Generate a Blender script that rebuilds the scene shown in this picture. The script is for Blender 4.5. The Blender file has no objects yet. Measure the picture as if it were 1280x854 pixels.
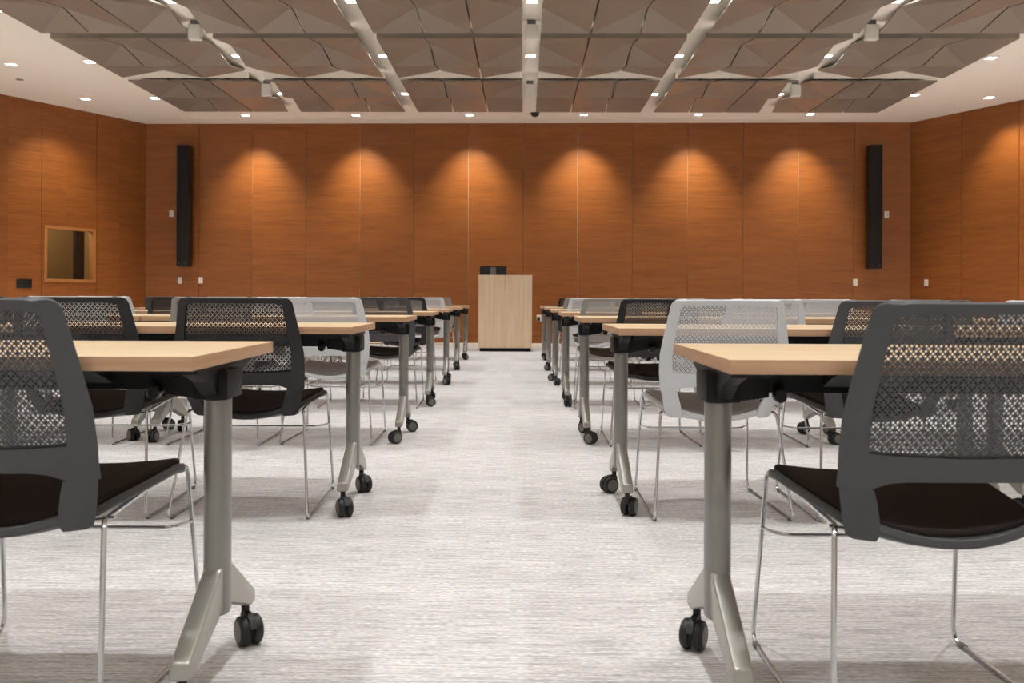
import bpy, bmesh, math, random
from mathutils import Vector, Matrix
random.seed(7)
C = bpy.context.scene.collection
SC = bpy.context.scene
R = math.radians

# ------------------------------------------------------------------ camera, world, exposure
CAM_H = 0.854
F = 1120.0
cam = bpy.data.cameras.new('camera'); camo = bpy.data.objects.new('camera', cam); C.objects.link(camo)
cam.sensor_width = 36.0; cam.lens = F / 1280 * 36.0
cam.shift_y = -55 / 1280.0; cam.shift_x = 0.0005
cam.clip_start = 0.05; cam.clip_end = 100
camo.location = (0, 0, CAM_H)
camo.rotation_euler = (Matrix.Rotation(R(90), 4, 'X') @ Matrix.Rotation(R(0.25), 4, 'Z')).to_euler()
cam.dof.use_dof = True; cam.dof.focus_distance = 4.0; cam.dof.aperture_fstop = 6.3
SC.camera = camo
w = bpy.data.worlds.new('world'); SC.world = w; w.use_nodes = True
w.node_tree.nodes['Background'].inputs[0].default_value = (1, 0.95, 0.9, 1)
w.node_tree.nodes['Background'].inputs[1].default_value = 0.02
SC.view_settings.view_transform = 'Standard'; SC.view_settings.look = 'None'
SC.view_settings.exposure = 0.88; SC.view_settings.gamma = 1.0
SC.view_settings.use_curve_mapping = False
P_STRIP, P_WASH, P_SIDE = 88.0, 165.0, 185.0          # watts per downlight
LAMP_COL = (0.95, 1.0, 1.0)
WASH_COL = (1.0, 0.87, 0.58)
SIDE_COL = (1.0, 0.93, 0.83)

CEIL = 4.12
# ------------------------------------------------------------------ helpers
def new_mat(name, col, rough=0.5, metal=0.0, spec=0.5):
    m = bpy.data.materials.new(name); m.use_nodes = True
    b = m.node_tree.nodes['Principled BSDF']
    b.inputs['Base Color'].default_value = (*col, 1); b.inputs['Roughness'].default_value = rough
    b.inputs['Metallic'].default_value = metal; b.inputs['Specular IOR Level'].default_value = spec
    return m
def nd(m, t, **kw):
    n = m.node_tree.nodes.new(t)
    for k, v in kw.items(): setattr(n, k, v)
    return n
def lk(m, a, b): m.node_tree.links.new(a, b)
def srgb(r, g, b):
    f = lambda c: (c/255/12.92) if c/255 <= 0.04045 else ((c/255+0.055)/1.055)**2.4
    return (f(r), f(g), f(b))
def noise_col(m, scale, c1, c2, lo=0.35, hi=0.65, nscale=1.0, detail=4, bump=0.0, rough=None, extra=None):
    """object-space noise between two colours"""
    bs = m.node_tree.nodes['Principled BSDF']
    tc = nd(m, 'ShaderNodeTexCoord'); mp = nd(m, 'ShaderNodeMapping'); mp.inputs['Scale'].default_value = scale
    nz = nd(m, 'ShaderNodeTexNoise'); nz.inputs['Scale'].default_value = nscale; nz.inputs['Detail'].default_value = detail
    cr = nd(m, 'ShaderNodeValToRGB')
    cr.color_ramp.elements[0].position = lo; cr.color_ramp.elements[0].color = (*c1, 1)
    cr.color_ramp.elements[1].position = hi; cr.color_ramp.elements[1].color = (*c2, 1)
    lk(m, tc.outputs['Object'], mp.inputs[0]); lk(m, mp.outputs[0], nz.inputs['Vector'])
    lk(m, nz.outputs['Fac'], cr.inputs[0]); lk(m, cr.outputs[0], bs.inputs['Base Color'])
    if bump:
        bp = nd(m, 'ShaderNodeBump'); bp.inputs['Strength'].default_value = bump; bp.inputs['Distance'].default_value = 0.002
        lk(m, nz.outputs['Fac'], bp.inputs['Height']); lk(m, bp.outputs[0], bs.inputs['Normal'])
    return tc, mp, nz, cr

def tag(o, label=None, cat=None, group=None, kind=None):
    if label: o['label'] = label
    if cat: o['category'] = cat
    if group: o['group'] = group
    if kind: o['kind'] = kind
    return o
def empty(name, loc=(0, 0, 0), rz=0, **kw):
    o = bpy.data.objects.new(name, None); o.empty_display_size = 0.1; C.objects.link(o)
    o.location = loc; o.rotation_euler = (0, 0, rz); return tag(o, **kw)
def link_mesh(name, bm, mats, parent=None, smooth=30):
    me = bpy.data.meshes.new(name)
    bmesh.ops.recalc_face_normals(bm, faces=bm.faces)
    if smooth:
        for f in bm.faces: f.smooth = True
        for e in bm.edges:
            if len(e.link_faces) == 2 and e.calc_face_angle(0) > R(smooth): e.smooth = False
    bm.to_mesh(me); bm.free()
    for m in (mats if isinstance(mats, (list, tuple)) else [mats]): me.materials.append(m)
    o = bpy.data.objects.new(name, me); C.objects.link(o)
    if parent: o.parent = parent
    return o
def copy_tree(o, parent=None):
    c = o.copy(); C.objects.link(c); c.parent = parent
    for ch in o.children: copy_tree(ch, c)
    return c

def box(bm, x0, x1, y0, y1, z0, z1, bev=0.0, seg=2, mat=0):
    t = bmesh.new()
    v = [t.verts.new((x, y, z)) for z in (z0, z1) for y in (y0, y1) for x in (x0, x1)]
    for f in ((0,2,3,1), (4,5,7,6), (0,1,5,4), (2,6,7,3), (0,4,6,2), (1,3,7,5)): t.faces.new([v[i] for i in f])
    if bev: bmesh.ops.bevel(t, geom=list(t.edges), offset=bev, segments=seg, profile=0.6, affect='EDGES')
    merge(bm, t, mat)
def merge(bm, t, mat=0, M=None):
    mp = {}
    for v in t.verts: mp[v] = bm.verts.new(M @ v.co if M else v.co)
    for f in t.faces:
        try:
            g = bm.faces.new([mp[v] for v in f.verts]); g.material_index = mat
        except ValueError: pass
    t.free()
def prism(bm, pts, a0, a1, axis='x', bev=0.0, mat=0, seg=2):
    """extrude polygon: axis x -> pts are (y,z); axis y -> (x,z); axis z -> (x,y)"""
    t = bmesh.new()
    def co(p, a): return (a, p[0], p[1]) if axis == 'x' else ((p[0], a, p[1]) if axis == 'y' else (p[0], p[1], a))
    A = [t.verts.new(co(p, a0)) for p in pts]; B = [t.verts.new(co(p, a1)) for p in pts]
    t.faces.new(A); t.faces.new(B[::-1])
    n = len(pts)
    for i in range(n): t.faces.new((A[i], B[i], B[(i+1) % n], A[(i+1) % n]))
    bmesh.ops.recalc_face_normals(t, faces=t.faces)
    if bev: bmesh.ops.bevel(t, geom=list(t.edges), offset=bev, segments=seg, profile=0.6, affect='EDGES')
    merge(bm, t, mat)
def fillet(pts, rad, closed=False, seg=5):
    P = [Vector(p) for p in pts]; n = len(P); out = []
    for i in range(n):
        if not closed and i in (0, n-1): out.append(P[i]); continue
        a, b, c = P[i-1], P[i], P[(i+1) % n]
        u, v = (a-b), (c-b); lu, lv = u.length, v.length; u.normalize(); v.normalize()
        ang = u.angle(v)
        if ang > R(176): out.append(b); continue
        r = rad[i] if isinstance(rad, (list, tuple)) else rad
        d = min(r / math.tan(ang/2), lu*0.48, lv*0.48); p0, p1 = b+u*d, b+v*d
        for k in range(seg+1):
            t = k/seg; out.append(p0*(1-t)**2 + b*2*t*(1-t) + p1*t*t)
    return out
def tube(bm, pts, r, n=8, closed=False, mat=0, caps=True):
    P = [Vector(p) for p in pts]; N = len(P); rings = []
    T = []
    for i in range(N):
        a = P[i-1] if (i > 0 or closed) else P[i]; b = P[(i+1) % N] if (i < N-1 or closed) else P[i]
        T.append((b-a).normalized())
    up = Vector((0, 0, 1)) if abs(T[0].z) < 0.9 else Vector((1, 0, 0))
    X = T[0].cross(up).normalized()
    for i in range(N):
        X = (X - T[i]*X.dot(T[i])).normalized(); Y = T[i].cross(X)
        rr = r[i] if isinstance(r, (list, tuple)) else r
        rings.append([bm.verts.new(P[i] + X*math.cos(2*math.pi*k/n)*rr + Y*math.sin(2*math.pi*k/n)*rr) for k in range(n)])
    for i in range(N if closed else N-1):
        A, B = rings[i], rings[(i+1) % N]
        off = 0
        if closed and i == N-1:
            off = min(range(n), key=lambda o: (A[0].co-B[o].co).length)
        for k in range(n):
            f = bm.faces.new((A[k], A[(k+1) % n], B[(k+1+off) % n], B[(k+off) % n])); f.material_index = mat
    if caps and not closed:
        bm.faces.new(rings[0][::-1]); bm.faces.new(rings[-1])
def lathe(bm, prof, n=24, axis='z', cen=(0, 0, 0), mat=0, sx=1.0, sy=1.0):
    """prof list of (r, h)"""
    cx, cy, cz = cen; rings = []
    for r, h in prof:
        ring = []
        for k in range(n):
            a = 2*math.pi*k/n; u, v = r*math.cos(a)*sx, r*math.sin(a)*sy
            co = (cx+u, cy+v, cz+h) if axis == 'z' else ((cx+h, cy+u, cz+v) if axis == 'x' else (cx+u, cy+h, cz+v))
            ring.append(bm.verts.new(co))
        rings.append(ring)
    for A, B in zip(rings, rings[1:]):
        for k in range(n):
            f = bm.faces.new((A[k], A[(k+1) % n], B[(k+1) % n], B[k])); f.material_index = mat
    f = bm.faces.new(rings[0][::-1]); f.material_index = mat
    f = bm.faces.new(rings[-1]); f.material_index = mat
def sheet(bm, grid, mask, thick, mat=0):
    """grid[j][i] points, mask(i,j) cell present; thickened sheet with closed rims"""
    nj, ni = len(grid), len(grid[0])
    G = [[Vector(p) for p in row] for row in grid]
    nrm = [[None]*ni for _ in range(nj)]
    for j in range(nj):
        for i in range(ni):
            a = G[j][min(i+1, ni-1)] - G[j][max(i-1, 0)]; b = G[min(j+1, nj-1)][i] - G[max(j-1, 0)][i]
            nrm[j][i] = a.cross(b).normalized()
    V = {}
    def v(i, j, s):
        if (i, j, s) not in V: V[(i, j, s)] = bm.verts.new(G[j][i] + nrm[j][i]*thick*(0.5 if s else -0.5))
        return V[(i, j, s)]
    cells = {(i, j) for j in range(nj-1) for i in range(ni-1) if mask(i, j)}
    for (i, j) in cells:
        for s in (0, 1):
            q = [v(i, j, s), v(i+1, j, s), v(i+1, j+1, s), v(i, j+1, s)]
            f = bm.faces.new(q if s else q[::-1]); f.material_index = mat
        for (di, dj, a, b) in ((0, -1, (i, j), (i+1, j)), (1, 0, (i+1, j), (i+1, j+1)), (0, 1, (i+1, j+1), (i, j+1)), (-1, 0, (i, j+1), (i, j))):
            if (i+di, j+dj) not in cells:
                f = bm.faces.new((v(*a, 1), v(*a, 0), v(*b, 0), v(*b, 1))); f.material_index = mat
def lerp_tab(tab, x):
    if x <= tab[0][0]: return tab[0][1]
    for (a, b), (c, d) in zip(tab, tab[1:]):
        if x <= c: 
            t = (x-a)/(c-a); return b+(d-b)*t
    return tab[-1][1]

# ------------------------------------------------------------------ materials
def wall_wood(name, pw, off=0.0):
    m = new_mat(name, (0.3, 0.1, 0.03), 0.42)
    bs = m.node_tree.nodes['Principled BSDF']
    tc = nd(m, 'ShaderNodeTexCoord'); sp = nd(m, 'ShaderNodeSeparateXYZ'); lk(m, tc.outputs['Object'], sp.inputs[0])
    dv = nd(m, 'ShaderNodeMath', operation='MULTIPLY_ADD'); dv.inputs[1].default_value = 1/pw; dv.inputs[2].default_value = off
    fl = nd(m, 'ShaderNodeMath', operation='FLOOR')
    lk(m, sp.outputs[0], dv.inputs[0]); lk(m, dv.outputs[0], fl.inputs[0])
    wn = nd(m, 'ShaderNodeTexWhiteNoise'); wn.noise_dimensions = '1D'; lk(m, fl.outputs[0], wn.inputs['W'])
    cb = nd(m, 'ShaderNodeCombineXYZ')
    m1 = nd(m, 'ShaderNodeMath', operation='MULTIPLY'); m1.inputs[1].default_value = 2.4; lk(m, sp.outputs[0], m1.inputs[0])
    m2 = nd(m, 'ShaderNodeMath', operation='MULTIPLY'); m2.inputs[1].default_value = 74.0; lk(m, sp.outputs[2], m2.inputs[0])
    m3 = nd(m, 'ShaderNodeMath', operation='MULTIPLY'); m3.inputs[1].default_value = 40.0; lk(m, wn.outputs['Value'], m3.inputs[0])
    lk(m, m1.outputs[0], cb.inputs[0]); lk(m, m3.outputs[0], cb.inputs[1]); lk(m, m2.outputs[0], cb.inputs[2])
    nz = nd(m, 'ShaderNodeTexNoise'); nz.inputs['Scale'].default_value = 1.0; nz.inputs['Detail'].default_value = 5; nz.inputs['Roughness'].default_value = 0.6
    lk(m, cb.outputs[0], nz.inputs['Vector'])
    cr = nd(m, 'ShaderNodeValToRGB'); e = cr.color_ramp.elements
    e[0].position = 0.24; e[0].color = (*srgb(118, 66, 27), 1)
    e[1].position = 0.78; e[1].color = (*srgb(158, 97, 46), 1)
    x = e.new(0.47); x.color = (*srgb(143, 84, 37), 1)
    lk(m, nz.outputs['Fac'], cr.inputs[0])
    # broader veneer bands
    mp = nd(m, 'ShaderNodeVectorMath', operation='MULTIPLY'); mp.inputs[1].default_value = (0.35, 1, 0.12); lk(m, cb.outputs[0], mp.inputs[0])
    n2 = nd(m, 'ShaderNodeTexNoise'); n2.inputs['Scale'].default_value = 1.0; n2.inputs['Detail'].default_value = 2; lk(m, mp.outputs[0], n2.inputs['Vector'])
    mr = nd(m, 'ShaderNodeMapRange'); mr.inputs[1].default_value = 0.3; mr.inputs[2].default_value = 0.7; mr.inputs[3].default_value = 0.88; mr.inputs[4].default_value = 1.10
    lk(m, n2.outputs['Fac'], mr.inputs[0])
    mv = nd(m, 'ShaderNodeMapRange'); mv.inputs[3].default_value = 0.94; mv.inputs[4].default_value = 1.06; lk(m, wn.outputs['Value'], mv.inputs[0])
    mm = nd(m, 'ShaderNodeMath', operation='MULTIPLY'); lk(m, mr.outputs[0], mm.inputs[0]); lk(m, mv.outputs[0], mm.inputs[1])
    vm = nd(m, 'ShaderNodeVectorMath', operation='SCALE'); lk(m, cr.outputs[0], vm.inputs[0]); lk(m, mm.outputs[0], vm.inputs['Scale'])
    lk(m, vm.outputs[0], bs.inputs['Base Color'])
    return m
M = {}
M['wall_back'] = wall_wood('cherry veneer wall panel', 1.0226)
M['wall_side'] = wall_wood('cherry veneer side panel', 1.05)
M['reveal'] = new_mat('aluminium reveal', srgb(190, 180, 170), 0.5)
M['reveal_dark'] = new_mat('dark wood reveal', srgb(60, 30, 12), 0.7)
M['plaster'] = new_mat('painted ceiling', srgb(247, 242, 234), 0.9)
M['cloud'] = new_mat('taupe metal ceiling panel', srgb(147, 139, 130), 0.36, 0.26)
M['trim_white'] = new_mat('white enamel', srgb(236, 234, 230), 0.4)
M['socket'] = new_mat('off white plastic', srgb(214, 210, 204), 0.5)
M['slot'] = new_mat('grey slot', srgb(150, 140, 130), 0.7)
M['black_gloss'] = new_mat('black plastic', srgb(20, 20, 22), 0.35)
M['black_matte'] = new_mat('black cloth grille', srgb(12, 12, 14), 0.8)
M['black_steel'] = new_mat('black powder coated steel', srgb(8, 8, 10), 0.5, 0, 0.3)
M['silver'] = new_mat('silver painted steel', srgb(142, 140, 135), 0.36, 0.6)
M['silver_foot'] = new_mat('lit silver foot', srgb(170, 167, 160), 0.32, 0.55)  # lighter than the columns: light caught by the feet is in the colour
M['chrome'] = new_mat('chrome', srgb(214, 216, 220), 0.2, 1.0)
M['tyre'] = new_mat('black rubber', srgb(26, 26, 28), 0.5)
M['hub'] = new_mat('grey caster cap', srgb(110, 108, 104), 0.45)
m = M['maple'] = new_mat('maple laminate', srgb(232, 196, 156), 0.38)
noise_col(m, (1.2, 26, 26), srgb(232, 200, 160), srgb(243, 216, 182), 0.3, 0.7, 1.0, 4)
m = M['edge'] = new_mat('shaded maple edge band', srgb(200, 158, 124), 0.5)  # edge band browner than the top, with shade of the sides in its colour
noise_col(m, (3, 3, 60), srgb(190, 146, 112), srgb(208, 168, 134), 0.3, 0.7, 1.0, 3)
m = M['oak'] = new_mat('pale oak veneer', srgb(205, 170, 128), 0.5)
noise_col(m, (26, 26, 1.3), srgb(234, 204, 166), srgb(248, 224, 192), 0.3, 0.7, 1.0, 4)
m = M['pane'] = new_mat('glass', (1, 1, 1), 0.02); m.node_tree.nodes['Principled BSDF'].inputs['Transmission Weight'].default_value = 1.0
M['booth'] = new_mat('olive painted booth wall', srgb(150, 125, 85), 0.9)
M['screen_grey'] = new_mat('grey metal', srgb(120, 120, 122), 0.4, 0.5)
# carpet
m = M['carpet'] = new_mat('woven carpet tile', (0.7, 0.66, 0.64), 0.95, 0, 0.1)
bs = m.node_tree.nodes['Principled BSDF']
tc = nd(m, 'ShaderNodeTexCoord')
def carpet_noise(sc, det, lo, hi, a, b):
    mp = nd(m, 'ShaderNodeMapping'); mp.inputs['Scale'].default_value = sc
    nz = nd(m, 'ShaderNodeTexNoise'); nz.inputs['Scale'].default_value = 1; nz.inputs['Detail'].default_value = det
    mr = nd(m, 'ShaderNodeMapRange'); mr.inputs[1].default_value = lo; mr.inputs[2].default_value = hi; mr.inputs[3].default_value = a; mr.inputs[4].default_value = b
    lk(m, tc.outputs['Object'], mp.inputs[0]); lk(m, mp.outputs[0], nz.inputs['Vector']); lk(m, nz.outputs['Fac'], mr.inputs[0])
    return mr, nz
a1, nz1 = carpet_noise((7, 150, 1), 4, 0.32, 0.56, 0.62, 1.05)      # long weft streaks
a2, nz2 = carpet_noise((55, 300, 1), 2, 0.3, 0.7, 0.68, 1.26)        # yarn points
a3, nz3 = carpet_noise((1.2, 6, 1), 2, 0.3, 0.7, 0.93, 1.06)
# carpet planks: slight value differences tile to tile
br = nd(m, 'ShaderNodeTexBrick'); br.offset = 0.5; br.inputs['Scale'].default_value = 1.0
br.inputs['Brick Width'].default_value = 1.0; br.inputs['Row Height'].default_value = 0.5; br.inputs['Mortar Size'].default_value = 0.0
br.inputs['Color1'].default_value = (0.93, 0.93, 0.93, 1); br.inputs['Color2'].default_value = (1.05, 1.05, 1.05, 1)
lk(m, tc.outputs['Object'], br.inputs['Vector'])
q1 = nd(m, 'ShaderNodeMath', operation='MULTIPLY'); lk(m, a1.outputs[0], q1.inputs[0]); lk(m, a2.outputs[0], q1.inputs[1])
q2 = nd(m, 'ShaderNodeMath', operation='MULTIPLY'); lk(m, q1.outputs[0], q2.inputs[0]); lk(m, a3.outputs[0], q2.inputs[1])
q3 = nd(m, 'ShaderNodeVectorMath', operation='SCALE'); lk(m, br.outputs['Color'], q3.inputs[0]); lk(m, q2.outputs[0], q3.inputs['Scale'])
q4 = nd(m, 'ShaderNodeVectorMath', operation='MULTIPLY'); q4.inputs[1].default_value = srgb(222, 217, 216); lk(m, q3.outputs[0], q4.inputs[0])
lk(m, q4.outputs[0], bs.inputs['Base Color'])
bp = nd(m, 'ShaderNodeBump'); bp.inputs['Strength'].default_value = 0.25; bp.inputs['Distance'].default_value = 0.002
lk(m, nz2.outputs['Fac'], bp.inputs['Height']); lk(m, bp.outputs[0], bs.inputs['Normal'])
m = M['lamp'] = new_mat('lit diffuser', (1, 1, 1), 0.5)
bs = m.node_tree.nodes['Principled BSDF']; bs.inputs['Emission Color'].default_value = (1, 0.94, 0.86, 1); bs.inputs['Emission Strength'].default_value = 6.0
def fabric(name, c):
    mm = new_mat(name, c, 0.9, 0, 0.2)
    noise_col(mm, (1, 1, 1), tuple(x*0.8 for x in c), tuple(x*1.2 for x in c), 0.35, 0.65, 400, 2, 0.15)
    return mm
CH = {   # shell plastic, upholstery
 'charcoal': (new_mat('charcoal plastic', srgb(73, 74, 77), 0.45), fabric('dark brown upholstery', srgb(50, 42, 40))),
 'black': (new_mat('black shell plastic', srgb(18, 18, 21), 0.4), fabric('black brown upholstery', srgb(44, 36, 34))),
 'white': (new_mat('white shell plastic', srgb(222, 223, 226), 0.4), fabric('grey upholstery', srgb(172, 168, 172))),
 'taupe': (new_mat('warm grey shell plastic', srgb(158, 152, 146), 0.45), fabric('taupe upholstery', srgb(84, 74, 70))),
}

# ------------------------------------------------------------------ room shell
LC = Vector((-6.95, 17.0)); RC = Vector((7.36, 16.55)); LB = Vector((-9.24, 12.8)); RB = Vector((9.25, 12.8)); REAR = -2.6
poly = [LC, RC, RB, Vector((9.25, REAR)), Vector((-9.24, REAR)), LB]
bm = bmesh.new(); prism(bm, [(p.x, p.y) for p in poly][::-1], -0.12, 0.0, 'z'); tag(link_mesh('floor', bm, M['carpet'], smooth=0), kind='structure')
bm = bmesh.new(); prism(bm, [(p.x, p.y) for p in poly][::-1], CEIL, CEIL+0.1, 'z'); tag(link_mesh('ceiling', bm, M['plaster'], smooth=0), kind='structure')

def wall_frame(p0, p1):
    """object frame: local x from p0 to p1 along the wall, local -y into the room (p0,p1 ordered so that room is on -y side)"""
    d = (p1-p0).normalized(); return d, math.atan2(d.y, d.x), (p1-p0).length
def panel_wall(name, p0, p1, pw, mat, first=0.0, hole=None, rev=None, off=0):
    d, ang, L = wall_frame(p0, p1)
    o_bm = bmesh.new()
    # backing
    xs = [0.0]; x = first if first else pw
    while x < L-0.05: xs.append(x); x += pw
    xs.append(L)
    def rect(x0, x1, z0, z1, y0, y1, mat, bev=0.0):
        if x1-x0 > 0.002 and z1-z0 > 0.002: box(o_bm, x0, x1, y0, y1, z0, z1, bev, 1, mat)
    if hole:
        hx0, hx1, hz0, hz1 = hole
        for (a, b, c, e) in ((0, hx0, 0, CEIL), (hx1, L, 0, CEIL), (hx0, hx1, 0, hz0), (hx0, hx1, hz1, CEIL)): rect(a, b, c, e, 0.02, 0.1, 1)
    else: rect(0, L, 0, CEIL, 0.02, 0.1, 1)
    g = 0.004
    for a, b in zip(xs, xs[1:]):
        a2, b2 = a+g, b-g
        if hole and a < hole[1] - 0.01 and b > hole[0] + 0.01:
            rect(a2, b2, 0.125, hole[2], 0.0, 0.02, 0); rect(a2, b2, hole[3], CEIL, 0.0, 0.02, 0)
            rect(a2, hole[0], hole[2], hole[3], 0.0, 0.02, 0); rect(hole[1], b2, hole[2], hole[3], 0.0, 0.02, 0)
        else: rect(a2, b2, 0.125, CEIL, 0.0, 0.02, 0)
    o = link_mesh(name, o_bm, [mat, rev or M['reveal_dark']], smooth=0)
    o.location = (p0.x, p0.y, 0); o.rotation_euler = (0, 0, ang)
    return tag(o, kind='structure'), d, ang, L
wb, dB, aB, LB_len = panel_wall('wall_back', LC, RC, 1.0226, M['wall_back'], rev=M['reveal'])
HOLE = (LB-LC).length
# left wall: runs from bend to corner, local x measured from LB
LLen = (LC-LB).length
wx0, wx1 = LLen-2.06, LLen-1.07
wl, dL, aL, _ = panel_wall('wall_left', LB, LC, 1.05, M['wall_side'], first=(LLen % 1.05), hole=(wx0, wx1, 1.085, 2.05))
wr, dR, aR, _ = panel_wall('wall_right', RC, RB, 1.05, M['wall_side'])
panel_wall('wall_left_side', Vector((-9.24, REAR)), LB, 1.05, M['plaster'], rev=M['plaster'])
panel_wall('wall_right_side', RB, Vector((9.25, REAR)), 1.05, M['plaster'], rev=M['plaster'])
panel_wall('wall_rear', Vector((9.25, REAR)), Vector((-9.24, REAR)), 1.05, M['plaster'], rev=M['plaster'])
def wall_pt(p0, ang, s, out, z):
    """world point at distance s along wall and `out` metres into the room"""
    dx, dy = math.cos(ang), math.sin(ang)
    return Vector((p0.x+dx*s+dy*out, p0.y+dy*s-dx*out, z))
def wall_s(p0, ang, px):
    k = (px-640.5)/F; dx, dy = math.cos(ang), math.sin(ang)
    return (k*p0.y-p0.x)/(dx-k*dy)
def hz(px): return 372.0 + (px-640)*0.00436
def wall_z(p0, ang, s, px, py):
    yy = p0.y+math.sin(ang)*s; return CAM_H + (hz(px)-py)*yy/F
for nm, p0, ang, L in (('baseboard_back', LC, aB, LB_len), ('baseboard_left', LB, aL, LLen), ('baseboard_right', RC, aR, (RB-RC).length)):
    bm = bmesh.new(); box(bm, 0, L, -0.012, 0.02, 0.0, 0.12, 0.003)
    o = link_mesh(nm, bm, M['wall_side']); o.location = (p0.x, p0.y, 0); o.rotation_euler = (0, 0, ang); tag(o, kind='structure')

# window to projection booth in left wall
bm = bmesh.new(); fw = 0.055
z0, z1 = 1.085, 2.05
for (a, b, c, e) in ((wx0, wx1, z0, z0+fw), (wx0, wx1, z1-fw, z1), (wx0, wx0+fw, z0+fw, z1-fw), (wx1-fw, wx1, z0+fw, z1-fw)):
    box(bm, a, b, -0.02, 0.1, c, e, 0.003)
win = link_mesh('window_1', bm, M['oak']); win.location = (LB.x, LB.y, 0); win.rotation_euler = (0, 0, aL); tag(win, kind='structure')
M['frame_wood'] = new_mat('window frame wood', srgb(176, 118, 66), 0.45); win.data.materials[0] = M['frame_wood']
bm = bmesh.new(); box(bm, wx0+fw, wx1-fw, 0.05, 0.056, z0+fw, z1-fw); link_mesh('window_pane', bm, M['pane'], win, smooth=0)
# booth behind the window
bm = bmesh.new(); bx0, bx1, by = wx0-0.9, wx1+0.7, 1.6
box(bm, bx0, bx1, by, by+0.05, 0.3, 2.8); box(bm, bx0-0.05, bx0, 0.12, by, 0.3, 2.8); box(bm, bx1, bx1+0.05, 0.12, by, 0.3, 2.8)
box(bm, bx0, bx1, 0.12, by, 0.25, 0.3); box(bm, bx0, bx1, 0.12, by, 2.8, 2.85)
bo = link_mesh('wall_booth', bm, M['booth'], smooth=0); bo.location = win.location; bo.rotation_euler = win.rotation_euler; tag(bo, kind='structure')
bm = bmesh.new()
pts = [(wx0+1.0+0.0115*i, 0.62+0.018*math.sin(i*1.7)) for i in range(19)]
prism(bm, pts + [(x, y+0.02) for x, y in pts[::-1]], 0.305, 2.79, 'z')
cu = link_mesh('curtain', bm, M['black_matte'], smooth=60); cu.location = win.location; cu.rotation_euler = win.rotation_euler
tag(cu, 'black hanging curtain behind the small window in the left wall', 'curtain')
booth_l = bpy.data.lights.new('booth_lamp', 'POINT'); booth_l.energy = 26; booth_l.color = (1, 0.85, 0.6); booth_l.shadow_soft_size = 0.1
bl = bpy.data.objects.new('booth_lamp', booth_l); C.objects.link(bl); bl.location = wall_pt(LB, aL, (wx0+wx1)/2-0.3, -0.8, 2.5)

# ------------------------------------------------------------------ folded ceiling clouds
YAW = R(-0.8); PIV = Vector((0.3, 14.0))
def cp(x, y): 
    v = Vector((x-PIV.x, y-PIV.y)); v.rotate(Matrix.Rotation(YAW, 2)); return Vector((v.x+PIV.x, v.y+PIV.y))
STRIP_X = [-3.71, -1.72, 0.27, 2.26, 4.25]; PITCH = 1.99; GAP = 0.225; BW = PITCH-GAP
bays = [STRIP_X[0]-PITCH+GAP/2] + [x+GAP/2 for x in STRIP_X]
CB = 3.988; AP = 0.104; rows_y = [(12.98, 15.14), (10.83, 12.79), (8.77, 10.61)]      # near edge of each cloud row
bay_names = ['leftmost bay', 'second bay from left', 'just left of the middle strip', 'just right of the middle strip', 'second bay from right', 'rightmost bay']
row_names = ['row nearest the front wall', 'middle row', 'row nearest the camera']
for r_, (y0, y1_) in enumerate(rows_y):
    PL = y1_-y0; NJ = 4 if r_ == 0 else 3
    for b_, x0 in enumerate(bays):
        px_, py_ = cp(x0+BW/2, y0+PL/2)
        root = empty('ceiling_cloud', (px_, py_, CB), YAW, label='folded taupe ceiling cloud, %s, %s' % (bay_names[b_], row_names[r_]), cat='ceiling panel', group='folded ceiling clouds')
        ia = (1, 3) if b_ % 2 == 0 else (0, 2)
        ja = (1, 3) if r_ < 2 else (0, 2)
        for i in range(3):
            t = bmesh.new(); g = 0.011
            U = [-BW/2 + BW*i/3 + (g if i else 0), -BW/2 + BW*(i+1)/3 - (g if i < 2 else 0)]
            W = [-PL/2 + PL*j/NJ for j in range(NJ+1)]
            hh = lambda a, j: AP if (a in ia and j in ja) else 0.0
            for top in (0, 1):
                V = [[t.verts.new((U[a], W[j], hh(i+a, j) + top*0.022)) for a in (0, 1)] for j in range(NJ+1)]
                if top: VT = V
                else: VB = V
            for V, top in ((VB, 0), (VT, 1)):
                for j in range(NJ):
                    q = [V[j][0], V[j][1], V[j+1][1], V[j+1][0]]
                    ks = [k for k, (a, jj) in enumerate(((i, j), (i+1, j), (i+1, j+1), (i, j+1))) if a in ia and jj in ja]
                    if ks and ks[0] in (1, 3): tr = ((1, 2, 3), (1, 3, 0))
                    else: tr = ((0, 1, 2), (0, 2, 3))
                    for f in tr: t.faces.new([q[k] for k in f])
            for j in range(NJ):
                t.faces.new((VB[j][0], VB[j+1][0], VT[j+1][0], VT[j][0])); t.faces.new((VB[j][1], VB[j+1][1], VT[j+1][1], VT[j][1]))
            t.faces.new((VB[0][0], VB[0][1], VT[0][1], VT[0][0])); t.faces.new((VB[NJ][0], VB[NJ][1], VT[NJ][1], VT[NJ][0]))
            link_mesh('folded_panel', t, M['cloud'], root, smooth=5)
        h = bmesh.new()
        if r_ == 0: box(h, -BW/2, BW/2, -PL/2+0.002, -PL/2+0.012, 0.044, 0.13); link_mesh('bright_gap_strip', h, M['plaster'], root, smooth=0)  # pale strip added so the gap between cloud rows looks lit
        elif r_ == 1: box(h, -BW/2, BW/2, -PL/2+0.001, -PL/2+0.009, 0.014, 0.070); link_mesh('edge_flange', h, M['cloud'], root, smooth=0)
        else: h.free()
        h = bmesh.new()
        for sx in (-0.45, 0.0, 0.45): box(h, sx-0.012, sx+0.012, -PL/2+0.1, PL/2-0.1, AP+0.018, 0.1315, 0)
        link_mesh('hanger_rail', h, M['slot'], root, smooth=0)

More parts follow.
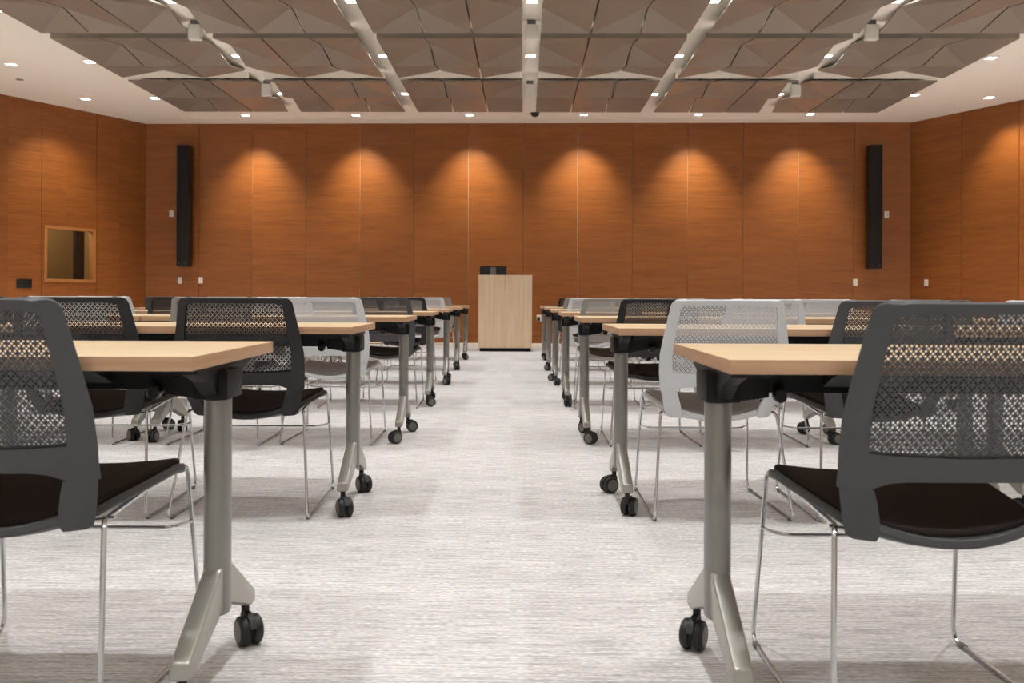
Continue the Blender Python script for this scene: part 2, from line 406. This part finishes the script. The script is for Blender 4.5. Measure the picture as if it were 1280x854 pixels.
# ------------------------------------------------------------------ downlights
def spot(name, energy, size, blend, rad, parent, aim=(0, 0), colr=LAMP_COL):
    l = bpy.data.lights.new(name, 'SPOT'); l.energy = energy; l.spot_size = R(size); l.spot_blend = blend; l.shadow_soft_size = rad; l.color = colr
    o = bpy.data.objects.new(name, l); C.objects.link(o); o.parent = parent; o.location = (0, 0, -0.02); o.rotation_euler = Vector((aim[0], aim[1], -1)).to_track_quat('-Z', 'Y').to_euler(); return o
s = 0.075
bm = bmesh.new()
for (a, b, c, e) in ((-s, s, -s, -s+0.012), (-s, s, s-0.012, s), (-s, -s+0.012, -s+0.012, s-0.012), (s-0.012, s, -s+0.012, s-0.012)): box(bm, a, b, c, e, -0.008, 0.0, 0.002, 1)
trim_me = link_mesh('trim_ring', bm, M['trim_white'])
bm = bmesh.new(); box(bm, -s+0.012, s-0.012, -s+0.012, s-0.012, -0.004, 0.0)
dif_me = link_mesh('diffuser', bm, M['lamp'], smooth=0)
C.objects.unlink(trim_me); C.objects.unlink(dif_me)
def downlight(x, y, label, group, energy, size=98, blend=1.0, aim=(0, 0), colr=LAMP_COL):
    e = empty('ceiling_downlight', (x, y, CEIL), YAW, label=label, cat='ceiling light', group=group)
    for src in (trim_me, dif_me):
        c = src.copy(); C.objects.link(c); c.parent = e
    spot('lamp', energy, size, blend, 0.07, e, aim, colr)
    return e
strip_names = ['leftmost ceiling strip', 'second ceiling strip from left', 'middle ceiling strip', 'second ceiling strip from right', 'rightmost ceiling strip']
ordn = ['first', 'second', 'third', 'fourth', 'fifth', 'sixth', 'seventh', 'eighth', 'ninth']
for i, x in enumerate(STRIP_X):
    for j, y in enumerate([14.35, 12.1, 9.85, 7.6, 5.35, 3.1, 0.85, -1.4]):
        p = cp(x, y)
        downlight(p.x, p.y, 'small lit downlight, %s from the front wall, %s' % (ordn[j], strip_names[i]), 'downlights in the white ceiling strips', P_STRIP)
for i, px in enumerate([307, 445, 587, 730, 873.5, 1013]):
    k = (px-640.5)/F; y = 16.0 - k*0.5
    downlight(k*y, y, 'small square wall washer downlight above the front wall, %s from the left' % ordn[i], 'wall washers along the front wall', P_WASH, 76, 1.0, (0, 0.47), WASH_COL)
for nm, pts in (('left', [(-5.9, 14.78), (-7.08, 14.85), (-5.9, 12.5), (-7.08, 12.66), (-5.84, 10.25), (-7.0, 10.3), (-7.0, 7.6), (-7.0, 4.9)]),
                ('right', [(6.42, 14.3), (7.7, 14.47), (6.46, 12.1), (7.75, 12.2), (6.46, 9.9), (7.7, 9.9), (7.7, 7.5), (7.7, 4.9)])):
    for i, (x, y) in enumerate(pts):
        col_ = 'nearer the wall' if abs(x) > 6.9 else 'nearer the clouds'
        downlight(x, y, 'small square downlight, %s soffit, %s, %s row from the front' % (nm, col_, ordn[i//2 if i < 6 else i-3]), 'downlights in the side soffits', P_SIDE*(0.5 if y > 13 and abs(x) > 6.9 else 1), 84 if abs(x) > 6.9 and y > 13 else 96, 0.9, ((math.copysign(0.36, x), 0.2) if abs(x) > 6.9 and y > 13 else (0, 0)), WASH_COL if abs(x) > 6.9 and y > 13 else SIDE_COL)
# small hanging sensor boxes under strips 1, 3, 5
def strip_box(x, y, label):
    e = empty('ceiling_transmitter', (x, y, CEIL), 0, label=label, cat='ceiling device', group='white boxes hung under the ceiling strips')
    b = bmesh.new(); box(b, -0.075, 0.075, -0.045, 0.045, -0.235, -0.055, 0.014, 3); link_mesh('housing', b, M['trim_white'], e)
    b = bmesh.new(); box(b, -0.05, 0.05, -0.02, 0.02, -0.06, 0.0, 0.003, 1); link_mesh('bracket', b, M['screen_grey'], e)
    b = bmesh.new(); box(b, -0.055, 0.055, -0.048, -0.044, -0.215, -0.09, 0.002, 1); link_mesh('front_cover', b, M['trim_white'], e)
for i, nm in ((0, 'leftmost'), (2, 'middle'), (4, 'rightmost')):
    for y, wh in ((10.55, 'nearer the camera'), (13.5, 'nearer the front wall')):
        p = cp(STRIP_X[i], y); strip_box(p.x, p.y, 'small white box hung under the %s ceiling strip, the one %s' % (nm, wh))
# ceiling camera dome, linear slot, sprinkler
e = empty('security_camera', (0.4, 15.85, CEIL), label='small black dome camera on the ceiling edge above the lectern', cat='camera')
b = bmesh.new(); lathe(b, [(0.085, 0.0), (0.085, -0.012), (0.078, -0.018)], 24); link_mesh('base_ring', b, M['black_gloss'], e)
b = bmesh.new(); lathe(b, [(0.07, -0.018), (0.066, -0.035), (0.05, -0.055), (0.025, -0.066), (0.004, -0.068)], 24); link_mesh('dome', b, M['black_gloss'], e)
b = bmesh.new()
for yy in (-0.035, 0.015): box(b, -6.1, 6.1, yy, yy+0.02, -0.012, 0.0, 0.002, 1)
box(b, -6.1, 6.1, -0.015, 0.015, -0.006, 0.0, 0, 1, 1)
o = link_mesh('linear_air_slot', b, [M['plaster'], M['slot']]); o.location = (0.05, 16.27, CEIL); o.rotation_euler = (0, 0, aB*0.7); tag(o, 'long narrow air slot in the soffit along the front wall', 'air vent')
for i, (x, y) in enumerate(((-7.45, 13.55), (5.95, 15.6))):
    b = bmesh.new(); lathe(b, [(0.055, 0.0), (0.055, -0.006), (0.04, -0.01)], 20)
    o = link_mesh('sprinkler_cover', b, M['slot']); o.location = (x, y, CEIL); tag(o, 'small round grey sprinkler cover in the %s soffit' % ('left', 'right')[i], 'sprinkler')

# ------------------------------------------------------------------ wall fittings
def on_wall(name, p0, ang, px, py, out=0.0, **kw):
    sdist = wall_s(p0, ang, px); z = wall_z(p0, ang, sdist, px, py)
    e = empty(name, wall_pt(p0, ang, sdist, out, z), ang, **kw); return e
def plate(p0, ang, px, py, label, kind='outlet'):
    e = on_wall('wall_plate', p0, ang, px, py, label=label, cat='wall plate', group='white wall plates')
    b = bmesh.new(); box(b, -0.04, 0.04, -0.008, 0.0, -0.06, 0.06, 0.003, 2); link_mesh('cover', b, M['trim_white'], e)
    b = bmesh.new()
    if kind == 'switch': box(b, -0.017, 0.017, -0.012, -0.007, -0.033, 0.033, 0.002, 1)
    else:
        for zz in (-0.022, 0.022): lathe(b, [(0.017, -0.0105), (0.017, -0.007)], 16, 'y', (0, 0, zz))
    link_mesh('rocker' if kind == 'switch' else 'socket', b, M['socket'], e)
plate(LC, aB, 215, 267, 'white wall plate high on the front wall, left of the left tall black speaker', 'switch')
plate(LC, aB, 226, 350.5, 'white wall plate below and left of the left tall black speaker')
plate(LC, aB, 252, 350.5, 'white wall plate below and right of the left tall black speaker')
plate(LC, aB, 1109, 268, 'white wall plate high on the front wall, right of the right tall black speaker', 'switch')
plate(LC, aB, 1070, 353, 'white wall plate below the right tall black speaker')
plate(RC, aR, 1159, 353.5, 'white wall plate on the right side wall near the corner')
e = on_wall('wall_plate', LC, aB, 675, 397.5, label='low white wall plate with a black plug right of the lectern', cat='wall plate', group='white wall plates')
b = bmesh.new(); box(b, -0.045, 0.045, -0.008, 0.0, -0.06, 0.06, 0.003, 2); link_mesh('cover', b, M['trim_white'], e)
b = bmesh.new(); box(b, -0.035, 0.02, -0.05, -0.008, -0.055, 0.02, 0.008, 2); link_mesh('plug', b, M['black_gloss'], e)
sb = wall_s(LB, aL, 31); 
e = empty('wall_panel', wall_pt(LB, aL, sb, 0, wall_z(LB, aL, sb, 31, 354.5)), aL, label='small black connection box on the left wall beside the window', cat='wall box')
b = bmesh.new(); box(b, -0.13, 0.13, -0.02, 0.0, -0.075, 0.075, 0.004, 2); link_mesh('cover', b, M['black_gloss'], e)
b = bmesh.new()
for xx in (-0.075, -0.025, 0.025, 0.075): lathe(b, [(0.014, -0.024), (0.014, -0.019)], 12, 'y', (xx, 0, 0.0))
link_mesh('sockets', b, M['black_matte'], e)
def speaker(px, ytop, ybot, side):
    s1 = wall_s(LC, aB, px); zt = wall_z(LC, aB, s1, px, ytop); zb = wall_z(LC, aB, s1, px, ybot)
    e = empty('column_speaker', wall_pt(LC, aB, s1, 0, (zt+zb)/2), aB, label='tall black column loudspeaker mounted on the front wall, %s side' % side, cat='loudspeaker', group='column loudspeakers')
    h = (zt-zb)/2
    b = bmesh.new(); box(b, -0.115, 0.115, -0.30, -0.08, -h, h, 0.018, 3); link_mesh('cabinet', b, M['black_gloss'], e)
    b = bmesh.new(); box(b, -0.1, 0.1, -0.308, -0.299, -h+0.02, h-0.02, 0.004, 2); link_mesh('grille', b, M['black_matte'], e)
    for zz in (h*0.7, -h*0.7):
        b = bmesh.new(); box(b, -0.04, 0.04, -0.085, 0.0, zz-0.06, zz+0.06, 0.004, 2); box(b, -0.07, 0.07, -0.012, 0.0, zz-0.09, zz+0.09, 0.003, 1); link_mesh('wall_bracket', b, M['black_steel'], e)
    b = bmesh.new()
    for xx in (-0.06, 0.06): lathe(b, [(0.008, -0.313), (0.008, -0.306)], 10, 'y', (xx, 0, -h+0.06))
    link_mesh('badge_screw', b, M['hub'], e)
speaker(236.5, 184, 333.5, 'left'); speaker(1088.5, 184, 336.5, 'right')

# ------------------------------------------------------------------ lectern and monitor
LX, LY = -0.098, 14.13
e = empty('lectern', (LX, LY, 0), label='pale oak lectern with black toe kick at the end of the aisle', cat='lectern')
wv, dp, hh_ = 0.422, 0.62, 1.213
b = bmesh.new(); box(b, -wv+0.015, -0.001, 0.0, 0.02, 0.055, hh_-0.004, 0.0015, 1); box(b, 0.001, wv-0.015, 0.0, 0.02, 0.055, hh_-0.004, 0.0015, 1); link_mesh('front_panel', b, M['oak'], e)
for sx in (-1, 1):
    b = bmesh.new(); box(b, min(sx*wv, sx*(wv-0.018)), max(sx*wv, sx*(wv-0.018)), -0.006, dp, 0.05, hh_, 0.002, 1); link_mesh('side_panel', b, M['oak'], e)
b = bmesh.new(); box(b, -wv+0.018, wv-0.018, 0.02, dp, 1.06, 1.085, 0.002, 1); link_mesh('worktop', b, M['oak'], e)
b = bmesh.new(); box(b, -wv+0.018, wv-0.018, dp-0.04, dp-0.02, 0.05, 1.06, 0.002, 1); link_mesh('back_panel', b, M['oak'], e)
b = bmesh.new(); box(b, -wv+0.02, wv-0.02, 0.02, dp-0.02, 0.0, 0.055, 0.0, 1); link_mesh('toe_kick', b, M['black_matte'], e)
e = empty('computer_monitor', (-0.295, LY+0.22, 1.085), 0, label='black computer monitor with grey stand on the lectern, seen from behind', cat='monitor')
b = bmesh.new(); box(b, -0.215, 0.215, 0.0, 0.03, 0.035, 0.272, 0.006, 2); box(b, -0.14, 0.14, -0.015, 0.001, 0.07, 0.22, 0.008, 2); link_mesh('display', b, M['black_gloss'], e)
b = bmesh.new(); box(b, -0.045, 0.045, -0.035, -0.012, 0.0, 0.25, 0.006, 2); link_mesh('stand', b, M['screen_grey'], e)
b = bmesh.new(); box(b, -0.1, 0.1, -0.09, 0.1, 0.0, 0.012, 0.005, 2); link_mesh('foot', b, M['screen_grey'], e)

# ------------------------------------------------------------------ training table
TL, TD, TH = 1.52, 0.60, 0.739
def make_table():
    root = empty('training_table')
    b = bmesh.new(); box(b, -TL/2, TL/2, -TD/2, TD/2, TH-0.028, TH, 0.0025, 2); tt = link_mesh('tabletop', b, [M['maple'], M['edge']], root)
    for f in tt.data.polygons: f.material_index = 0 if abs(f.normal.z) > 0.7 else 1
    # beam: folded black rail under the top
    b = bmesh.new()
    prism(b, [(-0.06, TH-0.028), (0.06, TH-0.028), (0.055, TH-0.05), (0.03, 0.648), (-0.03, 0.648), (-0.055, TH-0.05)], -TL/2+0.09, TL/2-0.09, 'x', 0.004)
    link_mesh('beam', b, M['black_steel'], root)
    for sx in (-1, 1):     # upper mounting plates
        b = bmesh.new()
        a = sx*(TL/2-0.26); box(b, min(a, a-sx*0.16), max(a, a-sx*0.16), -0.17, 0.17, TH-0.034, TH-0.028, 0.001, 1)
        prism(b, [(-0.17, TH-0.034), (-0.055, TH-0.034), (-0.05, TH-0.075), (-0.09, TH-0.06)], min(a, a-sx*0.16), max(a, a-sx*0.16), 'x', 0.001, 0, 1)
        link_mesh('mounting_plate', b, M['black_steel'], root)
    for sx in (-1, 1):
        cx = sx*(TL/2-0.046)
        # black end bracket: arched casting hugging the top of the column
        b = bmesh.new()
        prof = [(-0.20, TH-0.028), (0.20, TH-0.028), (0.185, TH-0.045), (0.12, TH-0.065), (0.07, TH-0.095), (0.045, 0.630), (-0.045, 0.630), (-0.07, TH-0.095), (-0.12, TH-0.065), (-0.185, TH-0.045)]
        prism(b, prof, cx-0.018, cx+0.018, 'x', 0.003)
        box(b, cx-0.038, cx+0.038, -0.056, 0.056, 0.628, 0.692, 0.006, 2)
        prism(b, [(cx-sx*0.03, 0.690), (cx-sx*0.03, 0.630), (cx-sx*0.10, 0.640), (cx-sx*0.10, 0.705)][::(1 if sx > 0 else -1)], -0.05, 0.05, 'y', 0.004)
        br_ = link_mesh('end_bracket', b, M['black_steel'], root)
        b = bmesh.new(); lathe(b, [(0.012, -0.068), (0.015, -0.064), (0.015, -0.050), (0.010, -0.045), (0.010, -0.03)], 16, 'y', (cx-sx*0.12, 0, 0.645)); link_mesh('release_knob', b, M['black_gloss'], br_)
        # column
        b = bmesh.new()
        lathe(b, [(0.026, 0.150), (0.029, 0.156), (0.029, 0.625)], 28, 'z', (cx, 0, 0), 0, 1.0, 1.30)
        leg = link_mesh('leg', b, M['silver'], root)
        for sy in (-1, 1):
            b = bmesh.new()
            pr = [(sy*0.020, 0.262), (sy*0.040, 0.252), (sy*0.235, 0.128), (sy*0.240, 0.095), (sy*0.205, 0.094), (sy*0.020, 0.162)]
            prism(b, pr, cx-0.021, cx+0.021, 'x', 0.008, 0, 3); link_mesh('foot', b, M['silver_foot'], leg)
            ca = empty('caster'); ca.parent = root; ca.location = (cx, sy*0.220, 0)
            b = bmesh.new()
            lathe(b, [(0.010, 0.066), (0.010, 0.096)], 12)
            pts = [(0.0, 0.066)] + [(-0.026 + 0.038*math.cos(t), 0.0365 + 0.038*math.sin(t)) for t in [R(a_) for a_ in range(60, 215, 15)]] + [(-0.03, 0.02), (-0.02, 0.05)]
            prism(b, [(0.012, 0.052), (0.012, 0.070), (0.0, 0.078), (-0.026, 0.078), (-0.05, 0.068), (-0.064, 0.048), (-0.058, 0.046), (-0.045, 0.060), (-0.026, 0.040)], -0.008, 0.008, 'x', 0.001, 0, 1)
            link_mesh('housing', b, M['tyre'], ca)
            for wx in (-1, 1):
                b = bmesh.new()
                prw = [(0.012, wx*0.004), (0.030, wx*0.004), (0.0345, wx*0.007), (0.0365, wx*0.015), (0.0345, wx*0.024), (0.029, wx*0.028), (0.027, wx*0.0285)]
                lathe(b, prw, 24, 'x', (0, -0.026, 0.0365))
                lathe(b, [(0.026, wx*0.0275), (0.025, wx*0.0295), (0.006, wx*0.031)], 24, 'x', (0, -0.026, 0.0365), 1)
                link_mesh('wheel', b, [M['tyre'], M['hub']], ca)
    return root
tproto = make_table()
rowz = [1.98+1.74*k for k in range(7)]
rown = ['nearest row', 'second row', 'third row', 'fourth row', 'fifth row', 'sixth row', 'farthest row']
LE = [-0.607, -0.61, -0.608, -0.606, -0.602, -0.598, -0.592]; RE = [0.412, 0.409, 0.40, 0.392, 0.392, 0.40, 0.405]
first = True
def put_table(x, y, rz, label):
    global first
    if first: o = tproto; first = False
    else: o = copy_tree(tproto)
    o.location = (x, y, 0); o.rotation_euler = (0, 0, rz)
    tag(o, label, 'table', 'flip-top training tables')
    for ch in o.children:
        if ch.name.startswith('caster'): ch.rotation_euler = (0, 0, random.uniform(0, 6.28))
    return o
for k in range(7):
    rz = [0.02, 0.004, -0.005, 0.004, 0, 0.003, 0][k]
    o = put_table(LE[k]-TL/2, rowz[k]+[0.01, 0, 0, 0, 0, 0, 0][k], rz*0.6, 'maple-topped table, silver legs on black casters, %s, left of the aisle' % rown[k])
    if k == 0: LT = o
    rz = [-0.008, 0.003, -0.004, 0.002, 0, 0, 0][k]
    o = put_table(RE[k]+TL/2, rowz[k], rz*0.6, 'maple-topped table, silver legs on black casters, %s, right of the aisle' % rown[k])
    if k == 0: RT = o
    if k >= 2: put_table(LE[k]-TL*1.5-0.03, rowz[k]+0.02, 0.002, 'maple-topped table in the %s, second table out from the aisle on the left' % rown[k])
    if k >= 1: put_table(RE[k]+TL*1.5+0.03, rowz[k]-0.01, -0.002, 'maple-topped table in the %s, second table out from the aisle on the right' % rown[k])
def swivel(tab, want):
    cs = [c for c in tab.children if c.name.startswith('caster')]
    for c in cs:
        for (sx, sy), a in want.items():
            if (c.location.x > 0) == (sx > 0) and (c.location.y > 0) == (sy > 0): c.rotation_euler = (0, 0, R(a))
swivel(LT, {(1, 1): 35, (1, -1): 60}); swivel(RT, {(-1, 1): -28, (-1, -1): 20})

# ------------------------------------------------------------------ chair
YT = [(0.37, -0.205), (0.42, -0.225), (0.50, -0.265), (0.60, -0.305), (0.70, -0.333), (0.78, -0.352), (0.85, -0.372)]
HT = [(0.390, 0.186), (0.396, 0.198), (0.415, 0.206), (0.45, 0.217), (0.52, 0.236), (0.58, 0.244), (0.64, 0.244), (0.70, 0.235), (0.76, 0.224), (0.80, 0.216), (0.828, 0.2115), (0.836, 0.2085), (0.842, 0.204), (0.846, 0.198), (0.848, 0.190)]
WT = [(0.390, 0.034), (0.396, 0.050), (0.415, 0.058), (0.46, 0.060), (0.50, 0.054), (0.56, 0.046), (0.70, 0.040), (0.83, 0.034), (0.848, 0.032)]
def BP(x, z):
    hw = lerp_tab(HT, min(max(z, 0.40), 0.82)); t = abs(x)/hw
    return (x, lerp_tab(YT, z) + 0.010*min(t, 1.1)**2 + (0.022*max(0, t-0.80)/0.2), z)
def make_back(bm):
    zs = [0.390, 0.393, 0.398, 0.415, 0.44, 0.475, 0.500, 0.517, 0.535, 0.555, 0.568, 0.60, 0.64, 0.68, 0.73, 0.78, 0.829, 0.836, 0.842, 0.846, 0.848]
    ni = 10; n = ni+8
    grid = []
    for z in zs:
        hw, wd = lerp_tab(HT, z), lerp_tab(WT, z); inner = hw-wd
        xs = [-hw, -hw+wd*0.35, -hw+wd*0.7, -inner] + [-inner + 2*inner*(i+1)/(ni+1) for i in range(ni)] + [inner, hw-wd*0.7, hw-wd*0.35, hw]
        row = []
        for i, x in enumerate(xs):
            zz = z
            if z == 0.517: zz = z - (0.016 if i in (3, n-4) else (0.003 if i in (4, n-5) else 0)) if 3 <= i <= n-4 else z-0.016
            if z == 0.568 and 3 <= i <= n-4: zz = z + 0.008*(abs(x)/inner)**2 - 0.004
            if z == 0.829 and i in (3, n-4): zz = z - 0.006
            row.append(BP(x, zz))
        grid.append(row)
    iz = {z: j for j, z in enumerate(zs)}
    def mask(i, j):
        if i < 3 or i >= n-4: return True
        z = (zs[j]+zs[j+1])/2
        return 0.517 < z < 0.568 or z > 0.829
    sheet(bm, grid, mask, 0.014)
def make_mesh_panel(bm):
    a, bb = 0.00425, 0.0047; th = 0.0011; hs = 0.70
    j0, j1 = int(0.556/bb), int(0.838/bb)
    cache = {}
    def V(x, z, s):
        k = (round(x, 6), round(z, 6), s)
        if k not in cache:
            p = BP(x, z); cache[k] = bm.verts.new((p[0], p[1]+(th if s else -th), p[2]))
        return cache[k]
    for j in range(j0, j1):
        z = j*bb; inner = lerp_tab(HT, z)-lerp_tab(WT, z)+0.006
        o = a if j % 2 else 0.0
        n = int(inner/(2*a))+1
        for i in range(-n, n+1):
            x = i*2*a+o
            if abs(x) > inner: continue
            D = [(a, 0), (0, bb), (-a, 0), (0, -bb)]
            filled = (j % 2 == 1) and ((i + (j-1)//2) % 2 == 0)
            if filled:
                for s in (0, 1): bm.faces.new([V(x+dx, z+dz, s) for dx, dz in D])
                continue
            for s in (0, 1):
                O = [V(x+dx, z+dz, s) for dx, dz in D]; I = [V(x+dx*hs, z+dz*hs, s) for dx, dz in D]
                for q in range(4): bm.faces.new((O[q], O[(q+1) % 4], I[(q+1) % 4], I[q]))
                if s: I1 = I
                else: I0 = I
            for q in range(4): bm.faces.new((I0[q], I0[(q+1) % 4], I1[(q+1) % 4], I1[q]))
def seat_pt(u, v, dz=0.0):
    hw = lerp_tab([(0, 0.165), (0.04, 0.182), (0.12, 0.196), (0.4, 0.212), (0.75, 0.230), (0.93, 0.236), (0.97, 0.230), (1.0, 0.214)], v)
    x = u*hw; y = -0.205 + 0.455*v - 0.02*(1-abs(u)**2)*max(0, 0.15-v)/0.15 + 0.012*(1-u*u)*max(0, v-0.8)/0.2
    z = 0.412 + 0.010*max(0, 0.06-v)/0.06 + 0.030*v - 0.036*(1-u*u)*(1-0.55*v) - 0.020*max(0, v-0.86)**2/0.02 + dz
    return (x, y, z)
def grid_uv(us, vs, dz=0.0): return [[seat_pt(u, v, dz) for u in us] for v in vs]
def make_chair(kind):
    shell, uph = CH[kind]
    root = empty('mesh_back_chair')
    b = bmesh.new(); make_back(b); back = link_mesh('backrest', b, shell, root, smooth=50)
    bv = back.modifiers.new('bevel', 'BEVEL'); bv.width = 0.004; bv.segments = 2; bv.limit_method = 'ANGLE'; bv.angle_limit = R(50)
    b = bmesh.new(); make_mesh_panel(b); link_mesh('back_mesh', b, shell, back, smooth=0)
    us = [-1+2*i/14 for i in range(15)]; vs = [0, 0.02, 0.05, 0.12, 0.22, 0.35, 0.5, 0.65, 0.78, 0.87, 0.93, 0.97, 1.0]
    b = bmesh.new(); sheet(b, grid_uv(us, vs), lambda i, j: True, 0.020); seat = link_mesh('seat', b, shell, root, smooth=50)
    bv = seat.modifiers.new('bevel', 'BEVEL'); bv.width = 0.005; bv.segments = 2; bv.limit_method = 'ANGLE'; bv.angle_limit = R(50)
    b = bmesh.new(); us2 = [u*0.94 for u in us]; vs2 = [0.055+0.92*v for v in vs]
    sheet(b, grid_uv(us2, vs2, 0.015), lambda i, j: True, 0.018); cu_ = link_mesh('seat_cushion', b, uph, seat, smooth=50)
    bv = cu_.modifiers.new('bevel', 'BEVEL'); bv.width = 0.007; bv.segments = 3; bv.limit_method = 'ANGLE'; bv.angle_limit = R(50)
    r = 0.0058
    for sx in (-1, 1):
        b = bmesh.new()
        pts = [(sx*0.262, -0.305, r), (sx*0.205, -0.185, 0.392), (sx*0.190, -0.150, 0.398), (sx*0.215, 0.17, 0.418), (sx*0.228, 0.245, 0.432), (sx*0.250, 0.300, r)]
        pts = [(sx*0.265, -0.300, r), (sx*0.226, -0.195, 0.412), (sx*0.185, -0.10, 0.385), (sx*0.222, 0.215, 0.440), (sx*0.232, 0.245, 0.428), (sx*0.250, 0.300, r)]
        tube(b, fillet(pts, [0.035, 0.03, 0.05, 0.03, 0.03, 0.035], True, 6), r, 8, True); lg = link_mesh('sled_leg', b, M['chrome'], root)
        for gx, gy in ((0.2605, -0.262), (0.2525, 0.255)):
            b = bmesh.new(); box(b, sx*gx-0.0075, sx*gx+0.0075, gy-0.012, gy+0.012, 0.0, 0.0125, 0.003, 1); link_mesh('glide', b, M['hub'], lg)
    b = bmesh.new()
    zc = 0.292; t_ = (0.44-zc)/0.44
    pts = [(-0.239, 0.262, zc), (-0.20, 0.215, zc-0.004), (0.20, 0.215, zc-0.004), (0.239, 0.262, zc)]
    tube(b, fillet(pts, 0.05, False, 5), 0.0048, 8); link_mesh('crossbar', b, M['chrome'], root)
    b = bmesh.new()
    for sx in (-1, 1):
        tube(b, [(sx*0.2, -0.09, 0.386), (sx*0.08, -0.10, 0.372), (-sx*0.0, -0.10, 0.370)], 0.0048, 6)
    link_mesh('seat_support', b, M['chrome'], root)
    return root
protos = {}
COLN = {'charcoal': 'charcoal grey', 'black': 'black', 'white': 'white', 'taupe': 'warm grey'}
def put_chair(kind, x, y, rz, label):
    if kind not in protos: o = protos[kind] = make_chair(kind)
    else: o = copy_tree(protos[kind])
    o.location = (x, y, 0); o.rotation_euler = (0, 0, rz)
    tag(o, label, 'chair', 'mesh-back chairs at the tables')
seatn_l = ['first seat left of the aisle', 'second seat left of the aisle', 'third seat left of the aisle', 'outermost seat on the left']
seatn_r = ['first seat right of the aisle', 'second seat right of the aisle', 'third seat right of the aisle', 'outermost seat on the right']
LEFT = [   # (kind, x) per row
 [('charcoal', -1.035)],
 [('black', -1.04), ('black', -1.655)],
 [('white', -1.055), ('taupe', -1.70), ('white', -2.54), ('black', -3.09)],
 [('charcoal', -0.98), ('white', -1.74), ('black', -2.53), ('white', -3.09)],
 [('black', -1.03), ('charcoal', -1.70), ('taupe', -2.70), ('black', -3.29)],
 [('white', -1.0), ('black', -1.72), ('white', -2.6), ('charcoal', -3.3)],
 [('taupe', -1.02), ('white', -1.75), ('black', -2.6), ('taupe', -3.3)]]
RIGHT = [
 [('charcoal', 0.855)],
 [('white', 0.81), ('charcoal', 1.44)],
 [('black', 0.83), ('white', 1.45), ('charcoal', 2.40), ('white', 3.0)],
 [('taupe', 0.765), ('black', 1.42), ('white', 2.35), ('taupe', 3.05)],
 [('white', 0.765), ('taupe', 1.42), ('black', 2.4), ('white', 3.05)],
 [('taupe', 0.82), ('white', 1.5), ('charcoal', 2.4), ('black', 3.05)],
 [('black', 0.85), ('taupe', 1.5), ('white', 2.4), ('white', 3.05)]]
for k in range(7):
    for side, L_, sn in (('l', LEFT, seatn_l), ('r', RIGHT, seatn_r)):
        for i, (kind, x) in enumerate(L_[k]):
            dy = 0.02 if k == 1 else (0.035 if (k == 0 and side == 'l') else (-0.01 if k == 0 else random.uniform(-0.035, 0.012)))
            rz = 0.0 if k == 0 else R(random.uniform(-2, 2))
            if k == 1: rz = R({'l': 0.5, 'r': 0.5}[side])
            put_chair(kind, x, rowz[k]+dy-0.035, rz, '%s mesh-back chair, chrome sled frame, %s, %s' % (COLN[kind], rown[k], sn[i]))
